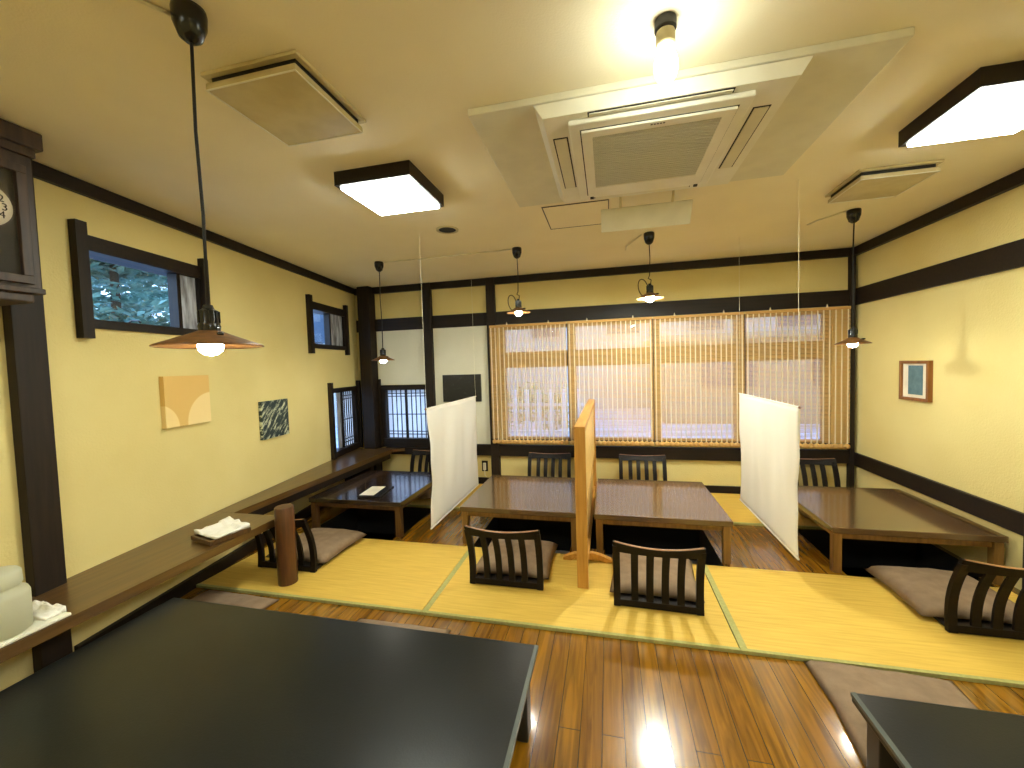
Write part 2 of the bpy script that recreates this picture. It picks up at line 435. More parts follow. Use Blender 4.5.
# high left windows
for n, (a, b_, z0, z1), split in ((1, w1, .145), (2, w2, .29)):
    r = thing('window_%d' % n, None, None, WL @ Vector(((a+b_)/2, 0, z0)), 0, None, 'structure')
    s = a+split
    wparts(r, [('frame', 'dark', [(a, b_, -.15, .02, z0-.02, z0+.03), (a, b_, -.15, .02, z1-.075, z1+.01), (a-.03, a+.012, -.15, .01, z0, z1), (b_-.01, b_+.03, -.15, .01, z0, z1), (s-.012, s+.016, -.09, -.02, z0, z1)]),
               ('side_board', 'darkv', [(b_-.005, b_+.052, .0, .045, z0-.08, z1+.07)]),
               ('side_board', 'darkv', [(a-.045, a, .0, .045, z0-.08, z1+.07)]),
               ('weathered_panel', 'weathered', [(a+.012, s-.012, -.03, -.018, z0+.03, z1-.075)]),
               ('glass', 'glass', [(s, b_, -.062, -.058, z0+.02, z1-.07)])], WL)
    hook(r, WL @ Vector((s+.33 if n == 1 else s+.27, -.03, z0+.035)))
# low corner windows
def lattice(b, u0, u1, z0, z1, nv, m4, v0=-.05, v1=-.037):
    t = .0045
    for k in range(1, nv): u = u0+(u1-u0)*k/nv; box(b, u-t, u+t, v0, v1, z0, z1, m4)
    for f in (.075, .135, .49, .865, .925): z = z0+(z1-z0)*f; box(b, u0, u1, v0, v1, z-t, z+t, m4)
r = thing('window_3', None, None, WL @ Vector((.4, 0, .48)), 0, None, 'structure')
a, b_, z0, z1 = w3
wparts(r, [('frame', 'dark', [(a-.04, b_+.03, -.10, .02, z0-.02, z0+.05), (a-.04, b_+.03, -.10, .02, z1-.035, z1+.02), (a-.04, a+.03, -.10, .015, z0, z1), (b_-.02, b_+.03, -.1, .012, z0, z1)]),
           ('side_board', 'darkv', [(b_+.01, b_+.06, .0, .045, .458, z1+.09)]), ('side_board', 'darkv', [(a-.05, a-.01, .0, .045, .458, z1+.09)]),
           ('weathered_panel', 'weathered', [(.42, .51, -.065, -.055, z0+.04, z1-.03)]),
           ('shoji_paper', 'shoji', [(a+.03, .40, -.053, -.051, z0+.05, z1-.04)]),
           ('glass', 'glass', [(.51, b_, -.062, -.058, z0+.04, z1-.03)])], WL)
b = BM(); lattice(b, a+.03, .40, z0+.05, z1-.04, 5, WL); box(b, .395, .42, -.06, -.03, z0+.05, z1-.04, WL); obj('lattice', b, 'dark', r)
r = thing('window_4', None, None, (-2.62, YB, .55), 0, None, 'structure')
a, b_, z0, z1 = w4
wparts(r, [('frame', 'dark', [(-2.99, -2.294, -.10, .03, .46, .575), (-2.99, -2.294, -.10, .03, 1.22, 1.285), (-2.99, -2.90, -.10, .02, .46, 1.25)]),
           ('side_board', 'darkv', [(-3.0+.015, -2.955, .02, .05, .458, 1.37)]),
           ('sill_board', 'dark', [(-2.90, -2.294, 0, .06, .37, .46)])], IDY)
for x0, x1 in ((-2.90, -2.64), (-2.615, -2.294)):
    b = BM(); box(b, x0, x1, -.053, -.051, .575, 1.22, IDY); p = obj('shoji_paper', b, 'shoji', r)
    b = BM(); lattice(b, x0, x1, .575, 1.22, 4 if x0 < -2.8 else 5, IDY); box(b, x1-.001, x1+.026, -.07, -.03, .575, 1.22, IDY); obj('lattice', b, 'dark', r)
# big window behind the blinds
r = thing('window_5', None, None, (.49, YB, .56), 0, None, 'structure')
fr = [(-1.30, 2.28, -.12, -.02, .55, .60), (-1.30, 2.28, -.12, -.02, 1.94, 1.99), (-1.31, -1.25, -.12, -.02, .56, 1.98), (2.22, 2.29, -.12, -.02, .56, 1.98), (-1.30, 2.28, -.12, -.02, 1.47, 1.66)]
for x in (-.42, .53, 1.42): fr.append((x-.05, x+.05, -.12, -.02, .56, 1.98))
wparts(r, [('frame', 'sashwood', fr)], IDY)
for x0, x1 in ((-1.25, -.47), (-.37, .48), (.58, 1.37), (1.47, 2.22)):
    for z0, z1 in ((.60, 1.47), (1.66, 1.94)):
        obj('glass', box(BM(), x0, x1, -.072, -.068, z0, z1, IDY), 'glass', r)

# ------------------------------------------------------------------ bamboo blinds
blind_labels = ['leftmost bamboo roll blind, beside the small black painting', 'second bamboo blind from the left, above the wooden partition screen',
                'third bamboo blind from the left, left of the hanging white cloth by the right tables', 'rightmost bamboo blind, in the corner behind the right white cloth']
for k, (x0, x1) in enumerate(((-1.408, -.468), (-.452, .494), (.506, 1.426), (1.440, 2.400))):
    r = thing('bamboo_blind', blind_labels[k], 'blind', ((x0+x1)/2, YB-.075, .535), 0, 'bamboo blinds over the long back window')
    y0, y1 = YB-.078, YB-.074
    b = BM(); z = .60; rnd = random.Random(k)
    while z < 1.965:
        h = .0088*rnd.uniform(.85, 1.1)
        box(b, x0, x1, y0, y1, z, z+h); z += .0135
    obj('slats', b, 'bamboo', r)
    n = 18; b = BM()
    for i in range(n):
        x = x0+.02+(x1-x0-.04)*i/(n-1); box(b, x-.0055, x+.0055, y0-.0015, y1+.0015, .56, 1.985)
    tag(obj('binding_strings', b, 'blindstring', r), kind='stuff')
    b = BM(); box(b, x0, x1, YB-.085, YB-.065, 1.965, 1.995, None, .003); obj('top_batten', b, 'bamboo', r)
    b = BM(); rot = Matrix.Translation((x0, YB-.08, .562)) @ Matrix.Rotation(PI/2, 4, 'Y')
    nseg = 18; L_ = x1-x0; prof = [(0, 0)]
    for i in range(nseg):
        prof += [(.018, L_*(i+.04)/nseg), (.027, L_*(i+.25)/nseg), (.028, L_*(i+.5)/nseg), (.027, L_*(i+.75)/nseg), (.018, L_*(i+.96)/nseg)]
    prof.append((0, L_)); lathe(b, prof, 12, m=rot); obj('bottom_roll', b, 'bamboo', r, True)
    for f in (.24, .78):
        x = x0+L_*f; b = BM()
        prism(b, [(x-.011, 0), (x+.011, 0), (x, .035)], -.004, .004, Matrix(((1, 0, 0, 0), (0, 0, 1, YB-.088), (0, 1, 0, 1.99), (0, 0, 0, 1))))
        obj('hook', b, 'blindstring', r)

# ------------------------------------------------------------------ tatami mats
def tatami(x0, x1, y0, y1, label, group):
    r = thing('tatami_mat', label, 'tatami mat', ((x0+x1)/2, (y0+y1)/2, 0), 0, group)
    b = BM(); box(b, x0+.0, x1, y0, y1, 0.001, .018, None, .003); obj('rush_surface', b, 'tatami', r)
    b = BM(); box(b, x0-.002, x1+.002, y0-.002, y0+.020, 0.001, .020, None, .002); obj('cloth_border', b, 'border', r)
    if x0 > -2.6:
        b = BM(); box(b, x0-.001, x0+.034, y0+.020, y1, 0.002, .0195, None, .002); obj('cloth_border', b, 'border', r)
    return r
g = 'straw mats in the front row'
tatami(-2.86, -1.135, 2.195, 3.10, 'leftmost yellow straw mat, under the round wooden post', g)
tatami(-1.13, .628, 2.195, 3.10, 'middle yellow straw mat, under the two front floor chairs', g)
tatami(.633, 2.39, 2.195, 3.10, 'rightmost yellow straw mat, under the floor chair at the right edge', g)
g = 'straw mats along the back wall'
tatami(-2.70, -1.52, 3.95, 4.82, 'yellow straw mat behind the dark corner table', g)
tatami(-1.515, .42, 3.95, 4.82, 'yellow straw mat along the back wall behind the table left of the partition', g)
tatami(.425, 2.38, 3.95, 4.82, 'yellow straw mat along the back wall, showing in the gap left of the right cloth', g)

# ------------------------------------------------------------------ low tables over the leg wells
def low_table(x0, x1, y0, y1, label, top, legm, group, zt=.322):
    r = thing('low_table', label, 'table', ((x0+x1)/2, (y0+y1)/2, 0), 0, group)
    b = BM(); box(b, x0, x1, y0, y1, zt-.042, zt, None, .004); obj('tabletop', b, top, r)
    i = .03; t = .022
    b = BM()
    for q in ((x0+i, x1-i, y0+i, y0+i+t), (x0+i, x1-i, y1-i-t, y1-i), (x0+i, x0+i+t, y0+i+t, y1-i-t), (x1-i-t, x1-i, y0+i+t, y1-i-t)):
        box(b, *q, zt-.085, zt-.0425)
    obj('apron', b, legm, r)
    w = .052
    for lx_ in (x0+.012, x1-.012-w):
        for ly in (y0+.012, y1-.012-w):
            b = BM(); box(b, lx_, lx_+w, ly, ly+w, .0005 if ly < 3.5 else .0185, zt-.0425, None, .003); obj('leg', b, legm, r)
    return r
M['legdark'] = wood('dark_leg_wood', lin(96, 66, 34), lin(66, 44, 24), .4, 'Z')
g = 'low wooden tables over leg wells'
low_table(-2.745, -1.80, 3.185, 4.19, 'dark glossy low table in the left corner with a black menu on it', 'walnutdark', 'legdark', g)
low_table(-1.240, -.245, 3.165, 4.165, 'brown low table just left of the wooden partition screen', 'walnut', 'legwood', g)
low_table(-.125, .862, 3.16, 4.165, 'brown low table just right of the wooden partition screen', 'walnut', 'legwood', g)
low_table(1.48, 2.445, 3.155, 4.155, 'brown low table against the right wall', 'walnut', 'legwood', g)

# ------------------------------------------------------------------ legless floor chairs
def curve_box(b, path, w, t, axis='x'):
    """sweep a w (x) by t (y) section along a list of points going up in z"""
    rings = []
    for p in path:
        p = Vector(p); rings.append([b.verts.new(p+Vector(d)) for d in ((-w/2, -t/2, 0), (w/2, -t/2, 0), (w/2, t/2, 0), (-w/2, t/2, 0))])
    for A, B in zip(rings, rings[1:]):
        for k in range(4): b.faces.new([A[k], A[(k+1) % 4], B[(k+1) % 4], B[k]])
    b.faces.new(rings[0][::-1]); b.faces.new(rings[-1])
def back_y(z): # profile of the backrest: bulges forward then leans back
    t = (z-.02)/.42
    return .015*math.sin(PI*min(t*1.15, 1))-.085*t*t
def make_chair(label, group):
    r = thing('floor_chair', label, 'chair', (0, 0, 0), 0, group)
    W = .25
    b = BM(); box(b, -W+.01, W-.01, .012, .50, .004, .018, None, .004); obj('seat_board', b, 'chair', r)
    b = BM(); box(b, -W+.02, W-.02, -.012, .014, .004, .045, None, .003); obj('bottom_rail', b, 'chair', r)
    def bow(x): return -.035*(1-(x/W)**2)
    zs = [.004+i*(.405-.004)/10 for i in range(11)]
    for s in (-1, 1):
        b = BM(); curve_box(b, [(s*(W-.017), back_y(z)+bow(s*(W-.017))*z/.42, z) for z in zs], .040, .026); obj('stile', b, 'chair', r)
    for k in range(4):
        x = -W+.034+(2*W-.068)*(k+1)/5
        b = BM(); curve_box(b, [(x, back_y(z)+bow(x)*z/.42, z) for z in [.03+i*.034 for i in range(11)]], .041, .014); obj('slat', b, 'chair', r)
    # top rail: bowed board with a shallow dip in its upper edge
    b = BM(); n = 16; rings = []
    for i in range(n+1):
        x = -W+2*W*i/n; dip = .018*(1-(x/W)**2)**1.2
        zb = .366; zt = .432-dip; o0 = back_y(zb)+bow(x)*zb/.42; o1 = back_y(zt)+bow(x)*zt/.42
        rings.append([b.verts.new((x, o0-.013, zb)), b.verts.new((x, o0+.013, zb)), b.verts.new((x, o1+.011, zt)), b.verts.new((x, o1-.011, zt))])
    for A, B in zip(rings, rings[1:]):
        for k in range(4): b.faces.new([A[k], A[(k+1) % 4], B[(k+1) % 4], B[k]])
    b.faces.new(rings[0]); b.faces.new(rings[-1][::-1]); tr = obj('top_rail', b, 'chair', r)
    b = BM(); rings = []
    for i in range(n+1):
        x = -W+.008+2*(W-.008)*i/n; dip = .018*(1-(x/W)**2)**1.2; zt = .432-dip; o1 = back_y(zt)+bow(x)*zt/.42
        rings.append([b.verts.new((x, o1+.009*math.cos(a), zt+.0003+.0045*math.sin(a))) for a in (0, PI/4, PI/2, 3*PI/4, PI)])
    for A, B in zip(rings, rings[1:]):
        for k in range(4): b.faces.new([A[k], A[k+1], B[k+1], B[k]])
    e = obj('worn_edge', b, 'worn', tr, True); e['label'] = 'worn lighter brown top edge'
    return r
def make_cushion(label, group, seed=0, W=.278, D=.27, T=.07):
    b = BM(); n = 18; top = {}; bot = {}
    for i in range(n+1):
        for j in range(n+1):
            u = -1+2*i/n; v = -1+2*j/n
            pin = 1-.06*(1-abs(u*v))*max(abs(u), abs(v))**4
            f = (max(0, (1-abs(u)**4)*(1-abs(v)**4)))**.42
            tuft = .16*math.exp(-((u*u+v*v)/.03))
            wr = noise.noise(Vector((u*2.2+seed*7, v*2.2, 3)))*.12+noise.noise(Vector((u*6+seed, v*6, 1)))*.05
            h = T*f*(1-tuft+wr)
            x, y = W*u*pin, D*v*pin
            top[i, j] = b.verts.new((x, y, .012+h))
            bot[i, j] = top[i, j] if i in (0, n) or j in (0, n) else b.verts.new((x, y, .012-.012*f))
    for i in range(n):
        for j in range(n):
            b.faces.new([top[i, j], top[i+1, j], top[i+1, j+1], top[i, j+1]])
            b.faces.new([bot[i, j], bot[i, j+1], bot[i+1, j+1], bot[i+1, j]])
    o = obj('floor_cushion', b, 'cushion', None, True, loc=(0, 0, 0))
    return tag(o, label, 'cushion', group)
gch = 'dark slatted legless chairs'; gcu = 'taupe cushions on the floor chairs'; gfl = 'taupe cushions on the plank floor'
chairs = [((-.692, 2.565), 0, 'dark slatted floor chair in front, just left of the partition', 'taupe cushion on the front floor chair left of the partition'),
          ((.262, 2.475), -.03, 'dark slatted floor chair in front, right of the partition', 'taupe cushion on the front floor chair right of the partition'),
          ((-2.375, 2.50), .0, 'dark slatted floor chair behind the round wooden post', 'taupe cushion on the floor chair behind the round wooden post'),
          ((1.975, 2.545), -.02, 'dark slatted floor chair cut off by the right edge of the view', 'taupe cushion on the floor chair at the right edge of the view'),
          ((-2.22, 4.66), PI, 'dark floor chair in the corner under the lattice window, mostly hidden by the left cloth', None),
          ((-.692, 4.64), PI, 'dark floor chair by the back wall, behind the table left of the partition', None),
          ((.355, 4.64), PI, 'dark floor chair by the back wall, behind the table right of the partition', None),
          ((1.985, 4.64), PI, 'dark floor chair in the back right corner, behind the table at the right wall', None)]
proto = None; cproto = None
for ci, ((x, y), rz, lab, clab) in enumerate(chairs):
    zz = .019 if y < 3.2 or y > 3.9 else 0
    if proto is None:
        proto = make_chair(lab, gch); proto.location = (x, y, zz); proto.rotation_euler = (0, 0, rz); o = proto
    else: o = dup(proto, (x, y, zz), rz, lab, gch)
    d = Vector((-math.sin(rz), math.cos(rz), 0))*(.345 if rz < 2 else .30)
    if clab is None: clab = {4: 'taupe cushion on the corner floor chair under the lattice window', 5: 'taupe cushion on the back floor chair left of the partition', 6: 'taupe cushion on the back floor chair right of the partition', 7: 'taupe cushion on the floor chair in the back right corner'}[ci]
    if cproto is None:
        cproto = make_cushion(clab, gcu); cproto.location = Vector((x, y, zz+.019))+d; cproto.rotation_euler = (0, 0, rz)
    else:
        c = dup(cproto, Vector((x-(.045 if ci == 3 else 0), y, zz+.019))+d, rz+random.uniform(-.03, .03), clab, gcu)
for k, (x, y, rz, lab) in enumerate([(1.185, 1.905, -.05, 'large taupe cushion on the planks beside the small black table at bottom right'),
                     (-2.43, 1.90, -.02, 'taupe cushion on the floor at the far left end of the big black table'),
                     (-1.19, 1.80, .0, 'taupe cushion peeping out behind the middle of the big black table'),
                     (-.70, 1.76, .03, 'taupe cushion barely showing behind the right end of the big black table')]):
    c = dup(cproto, (x, y, .0005), rz, lab, gfl)
    c.scale = (1.06, 1.06, .62)
    if k == 1: c.scale = (1.06, 1.0, .62)

# ------------------------------------------------------------------ wooden partition screen
r = thing('partition_screen', 'golden pine standing partition screen between the two middle tables', 'partition', (-.185, 3.66, 0))
x0, x1 = -.222, -.150; ya, yb = 2.625, 4.67
def pm(nm, m, *q, bev=.003):
    b = BM(); box(b, *q, None, bev); return obj(nm, b, m, r)
pm('post', 'golden', x0, x1, ya, ya+.035, .0205, 1.09)
pm('post', 'golden', x0, x1, yb-.035, yb, .035, 1.09)
pm('top_rail', 'goldeny', x0, x1, ya+.035, yb-.035, 1.052, 1.09)
pm('middle_rail', 'goldeny', x0+.01, x1-.01, ya+.035, yb-.035, .47, .505)
pm('bottom_rail', 'goldeny', x0+.01, x1-.01, ya+.035, yb-.035, .06, .10)
pm('upper_panel', 'panel', -.172, -.164, ya+.036, yb-.036, .505, 1.052, bev=0)
pm('lower_panel', 'panel', -.190, -.182, ya+.036, yb-.036, .10, .47, bev=0)
for y in (3.0, 4.30):
    b = BM(); m4 = Matrix(((1, 0, 0, -.175), (0, 0, 1, y), (0, 1, 0, .0205), (0, 0, 0, 1)))
    prism(b, [(-.18, 0), (-.12, 0), (-.10, .012), (.10, .012), (.12, 0), (.18, 0), (.18, .018), (.10, .050), (.035, .062), (-.035, .062), (-.10, .050), (-.18, .018)], 0, .045, m4)
    obj('foot', b, 'goldeny', r)

# ------------------------------------------------------------------ hanging cloth screens
def banner(x, y0, y1, zt, zb, label, seed):
    r = thing('hanging_cloth', label, 'cloth screen', (x, (y0+y1)/2, H), 0, 'white cloth screens hung from the ceiling')
    b = BM(); nu, nv = 30, 28; g = []
    for sd in (-1, 1):
        gg = {}
        for i in range(nu+1):
            for j in range(nv+1):
                u = i/nu; v = j/nv
                edge = (u-.5)*2
                y = y0+(y1-y0)*u - .035*edge**3*math.sin(PI*v)+.010*edge**5*math.sin(v*17+seed)*(v*(1-v)*4)
                dx = .014*math.sin(u*15+seed+v*1.2)*math.sin(PI*min(1, v*1.3+.05))+.008*math.sin(u*31+v*3)*v*(1-v)*3
                gg[i, j] = b.verts.new((x+dx+sd*.0012, y, zt-(zt-zb)*v))
        g.append(gg)
        for i in range(nu):
            for j in range(nv): b.faces.new([gg[i, j], gg[i+1, j], gg[i+1, j+1], gg[i, j+1]])
    for i in range(nu):
        for j in (0, nv): b.faces.new([g[0][i, j], g[0][i+1, j], g[1][i+1, j], g[1][i, j]])
    for j in range(nv):
        for i in (0, nu): b.faces.new([g[0][i, j], g[0][i, j+1], g[1][i, j+1], g[1][i, j]])
    obj('cloth', b, 'clothsheet', r, True)
    b = BM(); tube(b, [(x, y0-.012, zt), (x, y1+.012, zt)], .007); obj('top_rod', b, 'clothsheet', r)
    for ye in (y0-.013, y1+.013):
        b = BM(); tube(b, [(x, ye-.006, zt), (x, ye+.006, zt)], .008); obj('rod_end', b, 'worn', r)
    b = BM(); tube(b, [(x, y0, zb), (x, y1, zb)], .007); obj('bottom_rod', b, 'clothsheet', r)
    for y in (y0+.004, y1-.004):
        b = BM(); tube(b, [(x, y, zt), (x+.003, y+.004, zt+.05), (x, y, zt+.1), (x, y, H-.0005)], .0013, 5); obj('string', b, 'whitecord', r)
M['clothsheet'] = translucent('cloth_sheet', lin(252, 250, 244), .4)
banner(-1.47, 3.085, 4.372, 1.16, .15, 'white cloth screen hanging between the dark corner table and the middle table', 0)
banner(1.16, 2.872, 4.04, 1.182, .208, 'white cloth screen hanging beside the table at the right wall', 2)

# ------------------------------------------------------------------ wall counter and what stands on it
r = thing('wall_counter', 'long dark wooden counter shelf running along the left wall', 'counter', (-2.7, 2.4, 0))
zc = .456
b = BM(); o_ = .002
prism(b, [(lx(.0)+o_, .0), (-2.305, .0), (-2.335, 2.43), (lx(2.43)+o_, 2.43)], zc-.052, zc); obj('wide_board', b, 'counter', r)
b = BM(); prism(b, [(lx(2.43)+o_, 2.432), (-2.765, 2.432), (-2.76, 4.72), (lx(4.72)+o_, 4.72)], zc-.052, zc); obj('narrow_board', b, 'counter', r)
b = BM(); prism(b, [(-3.165, 4.725), (-2.76, 4.725), (-2.62, 4.815), (-2.99, 4.815), (-2.99, 4.727)], zc-.04, zc-.001); obj('corner_board', b, 'counter', r)
b = BM(); box(b, -2.80, -2.765, 2.45, 4.70, zc-.115, zc-.053); obj('edge_apron', b, 'dark', r)
b = BM(); prism(b, [(lx(4.3)+.04, 4.3), (-2.80, 4.3), (-2.80, 4.36), (lx(4.36)+.04, 4.36)], 0.001, zc-.053); obj('support', b, 'dark', r)

b = BM(); lathe(b, [(0, 0.0205), (.063, .0205), (.064, .03), (.063, .3), (.062, .555), (.058, .563), (0, .565)], 32, (-2.225, 2.345, 0))
o = obj('round_post', b, 'postwood', None, loc=(-2.225, 2.345, .02)) if 'postwood' in M else None
if o is None:
    M['postwood'] = wood('red_brown_log', lin(100, 62, 32), lin(66, 40, 22), .35, 'Z', ring=.8)
    b = BM(); lathe(b, [(0, .0205), (.063, .0205), (.064, .03), (.063, .3), (.062, .555), (.058, .563), (0, .565)], 32, (-2.225, 2.345, 0))
    o = obj('round_post', b, 'postwood', None, loc=(-2.225, 2.345, .02))
soft(o); tag(o, 'short round red-brown wooden post standing at the end of the wide counter', 'post')

# wooden tray with a towel
r = thing('wooden_tray', 'small dark wooden tray on the wide counter under a white towel', 'tray', (-2.455, 2.05, zc), .0)
def rotbox(b, cx, cy, rz, hx, hy, z0, z1, bev=0):
    m4 = Matrix.Translation((cx, cy, 0)) @ Matrix.Rotation(rz, 4, 'Z'); box(b, -hx, hx, -hy, hy, z0, z1, m4, bev)
b = BM(); rotbox(b, -2.44, 2.055, -.25, .105, .115, zc+.0005, zc+.008); obj('base', b, 'legdark', r)
for dx, dy, hx, hy in ((0, -.115, .111, .006), (0, .115, .111, .006), (-.105, 0, .006, .109), (.105, 0, .006, .109)):
    c_, s_ = math.cos(-.25), math.sin(-.25)
    b = BM(); rotbox(b, -2.44+dx*c_-dy*s_, 2.055+dx*s_+dy*c_, -.25, hx, hy, zc+.008, zc+.033); obj('side', b, 'legdark', r)
def towel(name, cx, cy, rz, hx, hy, z0, h, label, cat, seed):
    b = BM(); n = 20; T_ = {}; B_ = {}
    m4 = Matrix.Translation((cx, cy, 0)) @ Matrix.Rotation(rz, 4, 'Z')
    for i in range(n+1):
        for j in range(n+1):
            u = -1+2*i/n; v = -1+2*j/n
            k = 1+.09*noise.noise(Vector((u*2+seed, v*2, 5)))
            z = z0+h+.012*noise.noise(Vector((u*2.4+seed, v*2.4, 9)))+(.014 if v > .4+.1*u else 0)+(.008 if u < -.5 else 0)
            T_[i, j] = b.verts.new(m4 @ Vector((hx*u*k, hy*v*k, z))); B_[i, j] = b.verts.new(m4 @ Vector((hx*u*k, hy*v*k, z0)))
    for i in range(n):
        for j in range(n):
            b.faces.new([T_[i, j], T_[i+1, j], T_[i+1, j+1], T_[i, j+1]]); b.faces.new([B_[i, j], B_[i, j+1], B_[i+1, j+1], B_[i+1, j]])
    for i in range(n):
        for j in (0, n): b.faces.new([T_[i, j], T_[i+1, j], B_[i+1, j], B_[i, j]])
        for j in (0, n): b.faces.new([T_[j, i], T_[j, i+1], B_[j, i+1], B_[j, i]])
    return tag(obj(name, b, 'napkin', None, True), label, cat)
towel('towel', -2.455, 2.075, -.25, .122, .105, zc+.034, .012, 'rumpled white towel lying on the small wooden tray', 'towel', 3)

# white dish with a folded towel and a frosted canister (left edge)
b = BM(); box(b, -2.54, -2.325, .855, 1.24, zc+.0005, zc+.015, None, .005)
tag(obj('white_tray', b, 'whiteplastic'), 'long white tray on the counter at the left edge of the view', 'tray')
towel('towel', -2.44, 1.203, .02, .085, .034, zc+.0155, .012, 'folded white towel on the long white tray at the left edge', 'towel', 8)
r = thing('frosted_canister', 'frosted clear plastic canister with a lid on the white tray', 'canister', (-2.43, 1.065, zc+.0155))
b = BM(); lathe(b, [(0, .003), (.085, .003), (.095, .012), (.096, .155), (.090, .172), (.070, .185), (.068, .192), (0, .193)], 40, (-2.43, 1.065, zc+.013)); soft(obj('body', b, 'frost', r), 50)
b = BM(); lathe(b, [(0, .194), (.074, .194), (.078, .202), (.076, .248), (.068, .258), (.03, .262), (0, .262)], 36, (-2.43, 1.065, zc+.013)); soft(obj('lid', b, 'frost', r), 50)

# menu on the corner table
r = thing('menu_folder', 'black menu folder on the dark corner table with a white sheet on it', 'menu', (-2.22, 3.43, .322))
b = BM(); rotbox(b, -2.185, 3.43, .12, .105, .17, .3225, .334, .002); obj('folder', b, 'lacquer', r)
b = BM(); rotbox(b, -2.225, 3.43, .12, .07, .135, .3345, .3365); obj('sheet', b, 'paper', r)

# ------------------------------------------------------------------ black tables in front
M['edgeglint'] = mat('edge_highlight_paint', lin(88, 94, 90), .3)  # bevel highlight along the black table edge, painted in as paler grey
def black_table(x0, x1, y0, y1, label):
    r = thing('black_table', label, 'table', ((x0+x1)/2, (y0+y1)/2, 0), 0, 'low black tables in the foreground')
    zt = .34
    b = BM(); box(b, x0, x1, y0, y1, zt-.035, zt, None, .006); obj('tabletop', b, 'black', r)
    for xs_, sg in (((x1, 1),) if x0 < 0 else ((x0, -1),)):
        b = BM(); e = .0015
        prism(b, [(0, -.012), (.003, -.012), (.003, 0), (-.011*1, .0025), (-.011, 0)], y0+.004, y1-.004, Matrix(((sg, 0, 0, xs_), (0, 0, 1, 0), (0, 1, 0, zt), (0, 0, 0, 1))))
        obj('edge_highlight', b, 'edgeglint', r)
    b = BM(); box(b, x0+.06, x1-.06, y0+.06, y0+.08, zt-.09, zt-.036); box(b, x0+.06, x1-.06, y1-.08, y1-.06, zt-.09, zt-.036)
    box(b, x0+.06, x0+.08, y0+.08, y1-.08, zt-.09, zt-.036); box(b, x1-.08, x1-.06, y0+.08, y1-.08, zt-.09, zt-.036); obj('apron', b, 'blackedge', r)
    for a in (x0+.03, x1-.10):
        for c in (y0+.03, y1-.10):
            b = BM(); box(b, a, a+.07, c, c+.07, .001, zt-.036, None, .005); obj('leg', b, 'blackedge', r)
black_table(-2.24, -.305, .60, 1.60, 'big black low table filling the bottom left foreground')
black_table(.795, 2.30, .60, 1.572, 'black low table cut off at the bottom right corner')

# ------------------------------------------------------------------ pictures
def pic_frame(m4, w, h, t): pass
def picture(name, label, m4, w, h, t, face, edge):
    """m4: frame at the picture's centre on the wall; local x along wall, y out of the wall (negative = into room), z up"""
    r = thing(name, label, 'painting', m4 @ Vector((0, 0, 0)), 0)
    MWp = m4
    b = BM(); box(b, -w/2, w/2, -t, -.001, -h/2, h/2, None, .002)
    o = obj('canvas', b, face, r, world=False)
    o.matrix_local = MW[r.name].inverted() @ m4
    return r
def wallL(s, z):  # local x runs away from the viewer (+y world), -y local = into room
    c, s_ = math.cos(SK), math.sin(SK); p = WL @ Vector((s, 0, z))
    return Matrix(((-s_, -c, 0, p.x), (c, -s_, 0, p.y), (0, 0, 1, p.z), (0, 0, 0, 1)))
def wallB(x, z, y=YB): return Matrix(((1, 0, 0, x), (0, 1, 0, y), (0, 0, 1, z), (0, 0, 0, 1)))
M['art1'] = art_mat('ochre_artwork', lin(222, 182, 104), [(.19, -.16, .21, lin(238, 212, 150)), (-.24, -.17, .16, lin(238, 210, 144))])
picture('painting', 'square ochre canvas with pale round shapes on the left wall', wallL(2.685, 1.325), .36, .345, .035, 'art1', 'panel')
M['art2'] = streak_mat('teal_artwork', lin(22, 44, 46), lin(206, 212, 180), -.75, (9, 9, 38), .50, .60)
picture('painting', 'small dark teal canvas with pale slanted streaks on the left wall', wallL(1.775, 1.075), .37, .34, .03, 'art2', 'dark')
M['art3'] = streak_mat('black_artwork', lin(14, 16, 16), lin(62, 66, 60), 1.2, (22, 1, 16), .55, .8, .4)
picture('painting', 'nearly black canvas on the back wall left of the blinds', wallB(-1.807, 1.23, YB-.012), .51, .345, .03, 'art3', 'dark')
r = thing('framed_picture', 'small brown-framed blue print on the right wall', 'picture', (XR, 4.02, 1.10))
RW = Matrix(((0, 1, 0, XR), (-1, 0, 0, 4.01), (0, 0, 1, 1.272), (0, 0, 0, 1)))
w, h = .33, .33
b = BM()
for q in ((-w/2, w/2, h/2-.025, h/2), (-w/2, w/2, -h/2, -h/2+.025), (-w/2, -w/2+.025, -h/2+.025, h/2-.025), (w/2-.025, w/2, -h/2+.025, h/2-.025)):
    box(b, q[0], q[1], -.032, -.001, q[2], q[3], RW)
M['frame'] = wood('brown_picture_frame', lin(150, 96, 40), lin(116, 70, 26), .4, 'Z')
obj('frame', b, 'frame', r)
obj('mount', box(BM(), -w/2+.025, w/2-.025, -.016, -.012, -h/2+.025, h/2-.025, RW), 'picmat', r)
M['art4'] = streak_mat('blue_print', lin(72, 104, 116), lin(104, 132, 140), .3, (14, 14, 14), .35, .75)
obj('print', box(BM(), -.075, .085, -.019, -.0165, -.115, .125, RW), 'art4', r)

# outlet with plug on the back wall
r = thing('wall_outlet', 'small brown wall outlet with a white plug beside the back post', 'outlet', (-1.545, YB, .16))
obj('plate', box(BM(), -1.585, -1.505, YB-.008, YB-.0005, .165, .30, None, .002), 'dark', r)
b = BM(); box(b, -1.562, -1.528, YB-.035, YB-.009, .185, .275, None, .004); tube(b, [(-1.545, YB-.02, .19), (-1.54, YB-.03, .12), (-1.52, YB-.03, .10)], .004, 6); obj('plug', b, 'whiteplastic', r)

